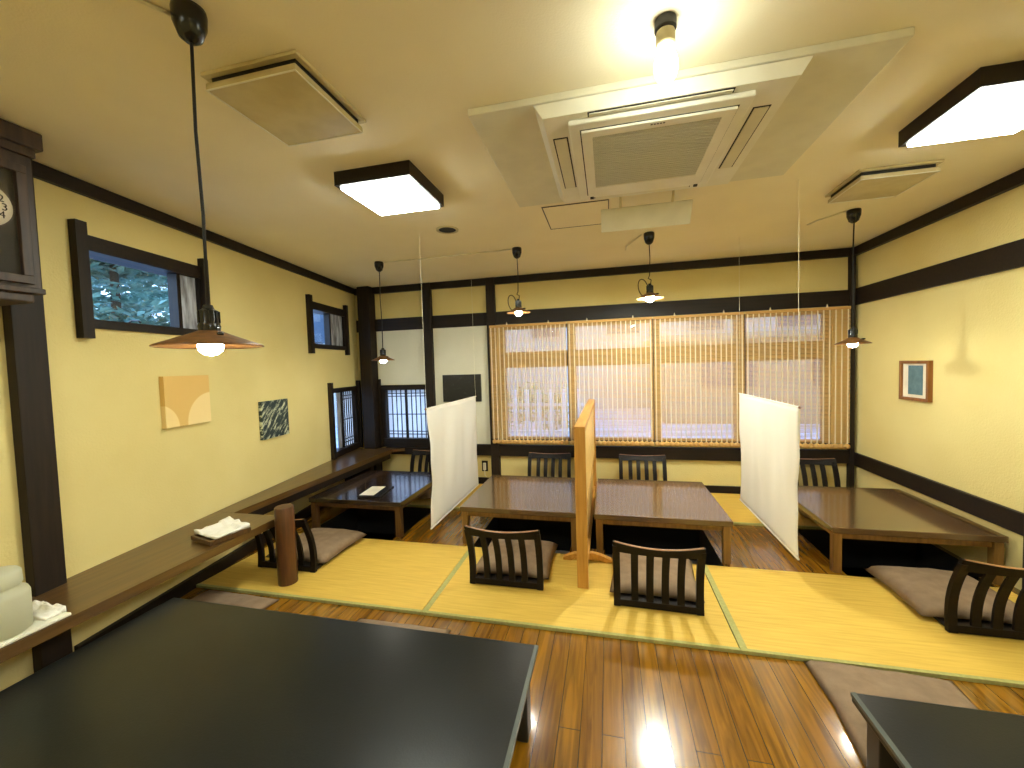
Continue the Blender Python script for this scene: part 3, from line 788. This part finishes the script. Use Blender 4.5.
# ------------------------------------------------------------------ wall clock
r = thing('wall_clock', 'old dark wooden wall clock with a glazed door at the top left corner', 'clock', (-2.60, 1.115, 1.85))
CX = -2.44; cy0, cy1 = .94, 1.292
b = BM(); box(b, -2.66, CX, cy0, cy1, 1.90, 2.47, None, .004); obj('case', b, 'clockwood', r)
b = BM(); box(b, -2.66, CX+.03, cy0-.03, cy1+.028, 2.505, H-.004, None, .006); box(b, -2.66, CX+.012, cy0-.012, cy1+.008, 2.47, 2.505); obj('cornice', b, 'clockwood', r)
b = BM(); box(b, -2.66, CX+.025, cy0-.02, cy1+.0, 1.875, 1.90, None, .004); box(b, -2.66, CX+.01, cy0+.02, cy1-.03, 1.835, 1.875, None, .008); obj('base_moulding', b, 'clockwood', r)
b = BM()
dy0, dy1, dz0, dz1 = cy0+.03, cy1-.03, 1.915, 2.42
for q in ((dy0, dy1, dz1-.035, dz1), (dy0, dy1, dz0, dz0+.035), (dy0, dy0+.035, dz0+.035, dz1-.035), (dy1-.035, dy1, dz0+.035, dz1-.035)):
    box(b, CX+.0005, CX+.022, *q, None, .003)
dr = obj('door', b, 'clockwood', r)
obj('glass', box(BM(), CX+.012, CX+.014, dy0+.035, dy1-.035, dz0+.035, dz1-.035), 'clockglass', dr)
obj('inner_back', box(BM(), CX+.0005, CX+.002, dy0+.035, dy1-.035, dz0+.035, dz1-.035), 'slot', r)
FY, FZ, FR = 1.126, 2.222, .092
RX = Matrix.Translation((CX+.002, FY, FZ)) @ Matrix.Rotation(PI/2, 4, 'Y')
b = BM(); lathe(b, [(0, 0), (FR, 0), (FR, .004), (0, .004)], 40, m=RX); dial = obj('dial', b, 'picmat', r)
b = BM(); lathe(b, [(FR, 0), (FR+.006, 0), (FR+.006, .006), (FR, .006)], 40, m=RX); obj('bezel', b, 'clockwood', dial)
for k in range(1, 13):
    cu = bpy.data.curves.new('numeral', 'FONT'); cu.body = str(k); cu.size = .042; cu.align_x = 'CENTER'; cu.align_y = 'CENTER'; cu.extrude = .0003
    t_ = bpy.data.objects.new('numeral_source', cu); C.objects.link(t_)
    dg = bpy.context.evaluated_depsgraph_get(); dg.update()
    me = bpy.data.meshes.new_from_object(t_.evaluated_get(dg)); bpy.data.objects.remove(t_)
    a = k*PI/6; yy = FY+.067*math.sin(a); zz = FZ+.067*math.cos(a)
    me.transform(Matrix(((0, 0, 1, CX+.0068), (1, 0, 0, yy), (0, 1, 0, zz), (0, 0, 0, 1))))
    me.transform(MW[dial.name].inverted()); me.materials.append(M['socket'])
    o = bpy.data.objects.new('numeral', me); C.objects.link(o); o.parent = dial
for a, l in ((2.35, .05), (4.6, .068)):
    b = BM(); d = Vector((0, math.sin(a), math.cos(a))); p = Vector((CX+.0078, FY, FZ)); tube(b, [p-d*.012, p+d*l], [.0028, .0012], 6); obj('hand', b, 'socket', dial)
b = BM(); tube(b, [(CX+.006, FY, FZ-.1), (CX+.006, FY, 2.03)], .002, 6); lathe(b, [(0, 0), (.03, 0), (.03, .003), (0, .003)], 24, m=Matrix.Translation((CX+.005, FY, 2.0)) @ Matrix.Rotation(PI/2, 4, 'Y')); obj('pendulum', b, 'brass', r)

# ------------------------------------------------------------------ pendant lamps
def pendant(x, y, zs, R_, bulb, label, coiled=False):
    r = thing('pendant_lamp', label, 'lamp', (x, y, H), 0, 'pendant lamps with flat conical shades')
    b = BM(); lathe(b, [(0, H-.0005), (.043, H-.0005), (.045, H-.012), (.043, H-.045), (.030, H-.082), (.014, H-.095), (0, H-.097)], 24, (x, y, 0)); obj('ceiling_cap', b, 'socket', r, True)
    st = zs+.125   # socket top
    b = BM()
    if coiled:
        tube(b, [(x, y, H-.09), (x+.004, y, (H+st)/2), (x, y, st+.07), (x-.012, y, st+.045), (x+.012, y, st+.03), (x+.006, y, st-.01)], .0042, 6)
        pts = []
        for i in range(17):
            t = i/16*2*PI; pts.append((x-.055-.052*math.cos(t+.8)-.018*math.sin(t), y-.01, st-.035+.075*math.sin(t+.8)))
        tube(b, pts, .004, 6)
    else:
        tube(b, [(x+.002, y, H-.09), (x-.004, y, H-.35), (x+.004, y, H-.6), (x, y, st-.005)], .0048, 6)
    obj('cord', b, 'cord', r, True)
    b = BM(); lathe(b, [(0, st), (.012, st), (.016, st-.012), (.026, st-.018), (.027, st-.055), (.030, st-.065), (.028, st-.08), (.040, st-.086), (.042, st-.10), (.034, zs+.018), (0, zs+.018)], 20, (x, y, 0))
    for k in range(10):
        a = 2*PI*k/10; box(b, x+.027*math.cos(a)-.002, x+.027*math.cos(a)+.002, y+.027*math.sin(a)-.002, y+.027*math.sin(a)+.002, st-.055, st-.02)
    s = soft(obj('socket', b, 'socket', r))
    b = BM(); tube(b, [(x+.035, y-.012, st-.092), (x+.06, y-.02, st-.092)], .005, 6); lathe(b, [(0, -.006), (.009, -.004), (.009, .004), (0, .006)], 10, (x+.062, y-.02, st-.092)); obj('switch', b, 'socket', s, True)
    b = BM(); lathe(b, [(.030, zs+.046), (R_*.55, zs+.026), (R_*.96, zs+.004), (R_, zs), (R_-.001, zs-.003), (R_*.95, zs), (R_*.55, zs+.021), (.028, zs+.041)], 40, (x, y, 0)); obj('shade', b, 'shade', r, True)
    b = BM(); lathe(b, [(.012, zs+.036), (.018, zs+.03), (.030, zs+.012), (.034, zs+.0), (.031, zs-.014), (.018, zs-.026), (0, zs-.031)], 20, (x, y, 0)); obj('bulb', b, bulb, r, True)
M['shade'] = mat('bronze_shade', lin(128, 88, 46), .4, lin(96, 64, 34), (40, 40, 40), metal=.2)
pendant(-1.19, 1.006, 1.588, .142, 'bulb', 'pendant lamp hanging in front of the left wall window, the nearest one')
pendant(-2.235, 3.74, 1.592, .115, 'bulb', 'pendant lamp on a long cord over the dark corner table')
pendant(-.80, 3.725, 1.99, .112, 'bulb', 'raised pendant lamp with a looped cord over the table left of the partition', True)
pendant(.362, 3.67, 2.035, .112, 'bulbhot', 'raised pendant lamp with the brightest bulb, over the table right of the partition', True)
pendant(1.818, 3.607, 1.585, .112, 'bulb', 'pendant lamp on a long cord near the right wall')

# bare bulb
r = thing('bare_bulb_lamp', 'bare lit bulb in a ceiling socket in front of the air conditioner', 'lamp', (.20, 1.428, H))
x, y = .20, 1.428
b = BM(); lathe(b, [(0, H-.0005), (.033, H-.0005), (.034, H-.03), (.030, H-.036), (0, H-.036)], 24, (x, y, 0)); soft(obj('base', b, 'iron', r))
b = BM(); lathe(b, [(0, H-.036), (.028, H-.037), (.030, H-.05), (.027, H-.055), (.030, H-.06), (.027, H-.066), (.030, H-.072), (.024, H-.085), (0, H-.086)], 20, (x, y, 0)); obj('socket', b, 'agedplastic', r, True)
b = BM(); lathe(b, [(.016, H-.085), (.026, H-.10), (.034, H-.125), (.036, H-.15), (.030, H-.175), (.016, H-.19), (0, H-.193)], 24, (x, y, 0)); obj('bulb', b, 'bulbbare', r, True)

# ------------------------------------------------------------------ square ceiling lights
def ceiling_light(x0, x1, y0, y1, label):
    r = thing('ceiling_light', label, 'light', ((x0+x1)/2, (y0+y1)/2, H), 0, 'square ceiling lights in dark wooden frames')
    b = BM(); z0 = H-.075; t = .018
    for q in ((x0, x1, y0, y0+t), (x0, x1, y1-t, y1), (x0, x0+t, y0+t, y1-t), (x1-t, x1, y0+t, y1-t)): box(b, *q, z0, H-.0005)
    obj('frame', b, 'dark', r)
    b = BM(); box(b, x0+.021, x1-.021, y0+.021, y1-.021, z0-.016, H-.03, None, .008); obj('diffuser', b, 'panelglow', r)
ceiling_light(-1.435, -.985, 1.985, 2.44, 'square lit ceiling light in a dark frame, left of the air conditioner')
ceiling_light(1.41, 1.865, 1.98, 2.43, 'square lit ceiling light in a dark frame at the right edge of the view')

# ------------------------------------------------------------------ ceiling vents
def vent(x0, x1, y0, y1, label):
    r = thing('ceiling_vent', label, 'vent', ((x0+x1)/2, (y0+y1)/2, H), 0, 'square ceiling vents with a flat panel')
    b = BM(); t = .022
    for q in ((x0, x1, y0, y0+t), (x0, x1, y1-t, y1), (x0, x0+t, y0+t, y1-t), (x1-t, x1, y0+t, y1-t)): box(b, *q, H-.014, H-.0005, None, .003)
    obj('frame', b, 'agedplastic', r)
    obj('slot', box(BM(), x0+.025, x1-.025, y0+.025, y1-.025, H-.032, H-.0006), 'slot', r)
    b = BM(); box(b, x0+.012, x1-.012, y0+.008, y1-.012, H-.058, H-.036, None, .004)
    m = soft(obj('panel', b, 'agedplastic', r))
    b = BM(); e = .0045; X0, X1, Y0, Y1 = x0+.012, x1-.012, y0+.008, y1-.012
    for q in ((X0, X1, Y0, Y0+e), (X0, X1, Y1-e, Y1), (X0, X0+e, Y0+e, Y1-e), (X1-e, X1, Y0+e, Y1-e)): box(b, *q, H-.062, H-.0582)
    obj('rim', b, 'whiteplastic', m)
vent(-1.405, -1.0, 1.213, 1.625, 'square ceiling vent at the upper left beside the nearest pendant cord')
vent(1.455, 1.865, 2.835, 3.225, 'square ceiling vent at the right below the framed ceiling light')
ceiling_light(-1.435, -.985, -.75, -.30, 'added unseen ceiling light in a dark frame behind the viewer on the left')  # unseen pair of lamps added behind the viewer to light the near walls
ceiling_light(1.395, 1.85, -.75, -.30, 'added unseen ceiling light in a dark frame behind the viewer on the right')
# round ceiling speaker
r = thing('round_downlight', 'small round unlit ceiling fitting left of the air conditioner', 'ceiling fitting', (-1.21, 3.05, H))
b = BM(); lathe(b, [(.068, H-.0005), (.088, H-.0005), (.086, H-.008), (.068, H-.006)], 32, (-1.21, 3.05, 0)); obj('ring', b, 'agedplastic', r, True)
b = BM(); lathe(b, [(0, H-.003), (.0675, H-.003), (.0675, H-.0006), (0, H-.0006)], 32, (-1.21, 3.05, 0)); obj('dark_centre', b, 'slot', r)

# ------------------------------------------------------------------ air conditioner
r = thing('air_conditioner', 'large white ceiling cassette air conditioner in the middle of the ceiling', 'air conditioner', (.21, 2.2, H))
b = BM(); box(b, -.555, 1.015, 1.675, 2.715, H-.030, H-.0005, None, .004); obj('mounting_board', b, 'whitepanel', r)
bx0, bx1, by0, by1 = -.275, .725, 1.684, 2.63; zt_, zb_ = H-.031, H-.085
b = BM(); k = .035
lo = [(bx0+k, by0+.008), (bx1-k, by0+.008), (bx1-k, by1-k), (bx0+k, by1-k)]; up = [(bx0, by0), (bx1, by0), (bx1, by1), (bx0, by1)]
ix0, ix1, iy0, iy1 = -.11, .53, 1.76, 2.475
U = [b.verts.new((x, y, zt_)) for x, y in up]; Lw = [b.verts.new((x, y, zb_)) for x, y in lo]; b.faces.new(U)
for i in range(4): b.faces.new([U[i], U[(i+1) % 4], Lw[(i+1) % 4], Lw[i]])
b.faces.new(Lw)
obj('body', b, 'whiteplastic', r)
# air outlets
def outlet(q, nm='outlet'):
    o = obj('outlet', box(BM(), *q, zb_-.0015, zb_-.0003), 'slot', r)
    x0, x1, y0, y1 = q; e = .006
    b = BM(); box(b, x0+e, x1-e, y0+e, y1-e, zb_-.006, zb_-.0018, None, .0015); obj('louvre', b, 'whitepanel', o)
outlet((-.06, .48, 1.697, 1.728)); outlet((-.06, .48, 2.52, 2.57))
outlet((-.218, -.152, 1.85, 2.375)); outlet((.585, .651, 1.85, 2.375))
b = BM(); box(b, ix0-.030, ix1+.030, iy0-.030, iy1+.030, zb_-.022, zb_-.0002, None, .006); obj('inner_frame', b, 'whiteplastic', r)
obj('grille_gap', box(BM(), ix0+.014, ix1-.014, iy0+.016, iy1-.016, zb_-.0232, zb_-.0221), 'slot', r)
b = BM(); gz = zb_-.0233; t = .045
for q in ((ix0+.02, ix1-.02, iy0+.02, iy0+.02+t), (ix0+.02, ix1-.02, iy1-.02-.115, iy1-.02), (ix0+.02, ix0+.02+t, iy0+.02+t, iy1-.02-.115), (ix1-.02-t, ix1-.02, iy0+.02+t, iy1-.02-.115)):
    box(b, *q, gz-.010, gz-.0003)
gr = obj('grille_frame', b, 'whiteplastic', r)
b = BM(); gx0, gx1, gy0, gy1 = ix0+.0655, ix1-.0655, iy0+.0655, iy1-.1355
box(b, gx0, gx1, gy0, gy1, gz-.003, gz-.0004)
b.free()
def mesh_mat():
    m = bpy.data.materials.new('intake_mesh'); nt, N, L, P = nodes(m); P.inputs['Roughness'].default_value = .35
    tc = N.new('ShaderNodeTexCoord'); w = N.new('ShaderNodeTexWave'); w.bands_direction = 'DIAGONAL'; w.inputs['Scale'].default_value = 60; w.inputs['Distortion'].default_value = .2
    L.new(tc.outputs['Object'], w.inputs['Vector']); cr = N.new('ShaderNodeValToRGB')
    cr.color_ramp.elements[0].color = lin(186, 186, 170); cr.color_ramp.elements[1].color = lin(200, 200, 184)
    L.new(w.outputs['Fac'], cr.inputs[0]); L.new(cr.outputs[0], P.inputs['Base Color']); return m
M['filter'] = mesh_mat()
b = BM(); box(b, gx0, gx1, gy0, gy1, gz-.006, gz-.0004)
for i in range(24):
    y = gy0+(gy1-gy0)*(i+.5)/24; box(b, gx0, gx1, y-.003, y+.003, gz-.0085, gz-.006)
obj('intake_grille', b, 'filter', gr)
for x in (ix0+.04, ix1-.04): obj('latch', box(BM(), x-.010, x+.010, iy1-.018, iy1+.0, gz-.018, gz-.0103), 'slot', gr)
b = BM(); 
for i in range(5): box(b, .19+i*.012, .198+i*.012, iy0+.034, iy0+.040, gz-.0112, gz-.0101)
obj('maker_mark', b, 'iron', gr)

# draught deflector behind the air conditioner
r = thing('air_deflector', 'tilted cream deflector plate hung behind the air conditioner', 'deflector', (.26, 2.85, H))
m4 = Matrix.Translation((.258, 2.79, 2.505)) @ Matrix.Rotation(math.radians(-47), 4, 'X')
b = BM(); box(b, -.282, .282, 0, .155, -.006, .006, m4, .002); obj('plate', b, 'whitepanel', r)
for x in (.10, .42):
    b = BM(); tube(b, [(x, 2.73, H-.006), (x, 2.76, H-.05), (x, 2.80, 2.50)], .008, 6); obj('arm', b, 'agedplastic', r)
# access hatch
r = thing('ceiling_hatch', 'flush square access hatch in the ceiling behind the air conditioner', 'hatch', (-.16, 3.05, H))
b = BM(); t = .006; x0, x1, y0, y1 = -.425, .03, 2.83, 3.30
for q in ((x0, x1, y0, y0+t), (x0, x1, y1-t, y1), (x0, x0+t, y0+t, y1-t), (x1-t, x1, y0+t, y1-t)): box(b, *q, H-.005, H-.0005)
obj('frame', b, 'iron', r)
obj('lid', box(BM(), x0+t+.002, x1-t-.002, y0+t+.002, y1-t-.002, H-.004, H-.0005), 'ceiling', r)
# white cable ducts on the ceiling
def duct(pts, label):
    b = BM(); tube(b, pts, .006, 6); tag(obj('cable_duct', b, 'whitecord', None, True), label, 'cable')
zc_ = H-.007
duct([(-2.17, 3.74, zc_), (-1.5, 3.75, zc_), (-.86, 3.73, zc_)], 'long white cable along the ceiling between two pendant caps')
duct([(.30, 3.68, zc_), (.19, 4.0, zc_), (.19, 4.12, zc_)], 'short white cable behind the cap of the brightest pendant lamp')
duct([(1.76, 3.62, zc_), (1.66, 3.75, zc_), (1.62, 3.86, zc_)], 'short white cable beside the cap of the pendant by the right wall')
duct([(-1.25, 1.0, zc_), (-1.30, .92, zc_), (-1.32, .7, zc_)], 'short white cable from the nearest pendant cap')

# ------------------------------------------------------------------ outside
M['ground'] = mat('pale_gravel', lin(196, 196, 200), .95, lin(170, 170, 176), (3, 3, 3), 6)
M['leaf'] = mat('leaf_green', lin(150, 186, 172), .7, lin(92, 130, 122), (3, 3, 3), 4)
M['leafpale'] = mat('leaf_pale', lin(128, 150, 84), .7, lin(84, 110, 56), (3, 3, 3), 4)
M['bark'] = mat('bark', lin(84, 68, 54), .9)
M['stucco'] = mat('grey_stucco', lin(192, 186, 176), .9, lin(178, 172, 160), (2, 2, 2))
M['fence'] = mat('white_fence', lin(224, 226, 230), .7)
M['roofm'] = mat('roof_tile', lin(84, 88, 98), .6)
b = BM(); b.faces.new([b.verts.new(q) for q in ((-30, -12, -.35), (30, -12, -.35), (30, 40, -.35), (-30, 40, -.35))])
tag(obj('ground', b, 'ground', None), kind='structure')
def leaves(b, c, rx, ry, rz, n, s, rnd):
    for _ in range(n):
        while True:
            p = Vector((rnd.uniform(-1, 1), rnd.uniform(-1, 1), rnd.uniform(-1, 1)))
            if .25 < p.length < 1: break
        q = Vector(c)+Vector((p.x*rx, p.y*ry, p.z*rz))
        e = Euler((rnd.uniform(-.6, .6), rnd.uniform(-.6, .6), rnd.uniform(0, 6.28))).to_matrix()
        d = [q+e @ Vector(v)*s*rnd.uniform(.7, 1.3) for v in ((-1, 0, 0), (0, -.45, .06), (1, 0, 0), (0, .45, .06))]
        b.faces.new([b.verts.new(v) for v in d])
def tree(x, y, z0, h, R_, n, label, m='leaf', seed=0, s=.09):
    rnd = random.Random(seed); r = thing('tree', label, 'tree', (x, y, z0), 0, 'trees outside the left windows')
    b = BM(); tube(b, [(x, y, z0), (x+.05, y, z0+h*.4), (x, y+.05, z0+h*.75)], [.09, .07, .04], 8); obj('trunk', b, 'bark', r, True)
    b = BM()
    for i in range(n):
        a = rnd.uniform(0, 6.28); q = rnd.uniform(0, R_*.75); zz = z0+h*rnd.uniform(.35, 1)
        f = rnd.uniform(.45, .8)
        leaves(b, (x+q*math.cos(a), y+q*math.sin(a), zz), f, f, .16, 260, s, rnd)
    obj('foliage', b, m, r)
tree(-6.6, 4.2, -.35, 4.9, 2.0, 70, 'layered garden tree filling the view in the high left window near the clock', seed=1)
tree(-11.2, 7.6, -.35, 6.2, 2.2, 60, 'farther garden tree behind the first one outside the left wall', seed=2)
r = thing('neighbour_house', 'pale house seen through the small high window near the corner', 'building', (-9.5, 13, -.35))
obj('wall', box(BM(), -12, -8, 11.5, 15.5, -.35, 4.6), 'stucco', r)
b = BM(); prism(b, [(-12.4, 4.6), (-7.6, 4.6), (-10, 6.0)], 11.1, 15.9, Matrix(((1, 0, 0, 0), (0, 0, 1, 0), (0, 1, 0, 0), (0, 0, 0, 1)))); obj('roof', b, 'roofm', r)
M['winglass'] = mat('dark_glass', lin(70, 84, 100), .15)
for y in (12.2, 13.8): obj('window', box(BM(), -8.0, -7.96, y, y+1, 2.4, 3.6), 'winglass', r)
for x in (-11.4, -9.6): obj('window', box(BM(), x, x+1, 11.46, 11.5, 2.4, 3.6), 'winglass', r)
# hedge, fence and building beyond the blinds
b = BM(); rnd = random.Random(5)
for i in range(16): leaves(b, (-5.2+i*.28, 9.6, .45+.15*math.sin(i*1.7)), .38, .35, .55, 240, .06, rnd)
tag(obj('hedge', b, 'leafpale', None), 'low pale green hedge outside behind the leftmost blinds', 'hedge')
r = thing('picket_fence', 'white picket fence outside behind the left blinds', 'fence', (-2.4, 8.6, -.35))
for k in range(14):
    x = -4.2+k*.27; obj('picket', box(BM(), x, x+.09, 8.6, 8.63, -.35, .95), 'fence', r)
for z in (.0, .6): obj('fence_rail', box(BM(), -4.3, -.5, 8.635, 8.67, z, z+.07), 'fence', r)
r = thing('street_building', 'low beige building across the road behind the right blinds', 'building', (5.5, 15, -.35))
M['beige'] = mat('beige_siding', lin(168, 150, 128), .9, lin(150, 132, 110), (.5, .5, 12))
obj('wall', box(BM(), 1.6, 12, 12.5, 15.8, -.35, 2.05), 'beige', r)
obj('roof', box(BM(), 1.3, 12.4, 12.2, 15.9, 2.05, 2.2), 'beige', r)
for x in (2.6, 5.4, 8.2): f = obj('window', box(BM(), x, x+1.4, 12.45, 12.5, .7, 1.5), 'winglass', r)

r = thing('long_building', 'long pale building standing farthest back beyond the blinds', 'building', (2, 17, -.35))
obj('wall', box(BM(), -12, 16, 16.5, 20, -.35, 7), 'stucco', r)
for x in (-9, -6, -3, 0, 3, 6, 9): obj('window', box(BM(), x, x+1.2, 16.45, 16.5, 2.6, 3.8), 'winglass', r)

# ------------------------------------------------------------------ world, camera
w = bpy.data.worlds.new('sky'); bpy.context.scene.world = w; w.use_nodes = True
N = w.node_tree.nodes; L = w.node_tree.links; bg = N['Background']
tc = N.new('ShaderNodeTexCoord'); sp = N.new('ShaderNodeSeparateXYZ'); L.new(tc.outputs['Generated'], sp.inputs[0])
cr = N.new('ShaderNodeValToRGB'); cr.color_ramp.elements[0].position = .0; cr.color_ramp.elements[0].color = (.62, .80, 1, 1)
cr.color_ramp.elements[1].position = .8; cr.color_ramp.elements[1].color = (.30, .52, 1, 1)
L.new(sp.outputs['Z'], cr.inputs[0]); L.new(cr.outputs[0], bg.inputs[0]); bg.inputs[1].default_value = 6

F, yaw, pit, rol = 404.853, .233243471, -.0460414594, -.0307031288
cy, sy = math.cos(yaw), math.sin(yaw)
f = Vector((-sy*math.cos(pit), cy*math.cos(pit), math.sin(pit))); r_ = Vector((cy, sy, 0)); u = r_.cross(f)
c, s = math.cos(rol), math.sin(rol)
R3 = c*r_+s*u; U3 = -s*r_+c*u
cam = bpy.data.cameras.new('camera'); co = bpy.data.objects.new('camera', cam); C.objects.link(co)
co.matrix_world = Matrix(((R3.x, U3.x, -f.x, 0), (R3.y, U3.y, -f.y, 0), (R3.z, U3.z, -f.z, 1.5), (0, 0, 0, 1)))
cam.sensor_width = 36; cam.sensor_fit = 'HORIZONTAL'; cam.lens = F/1024*36; cam.clip_start = .05; cam.clip_end = 200
sc = bpy.context.scene; sc.camera = co
sc.view_settings.view_transform = 'Standard'; sc.view_settings.look = 'None'; sc.view_settings.gamma = 1
sc.view_settings.exposure = .25; sc.view_settings.use_curve_mapping = False
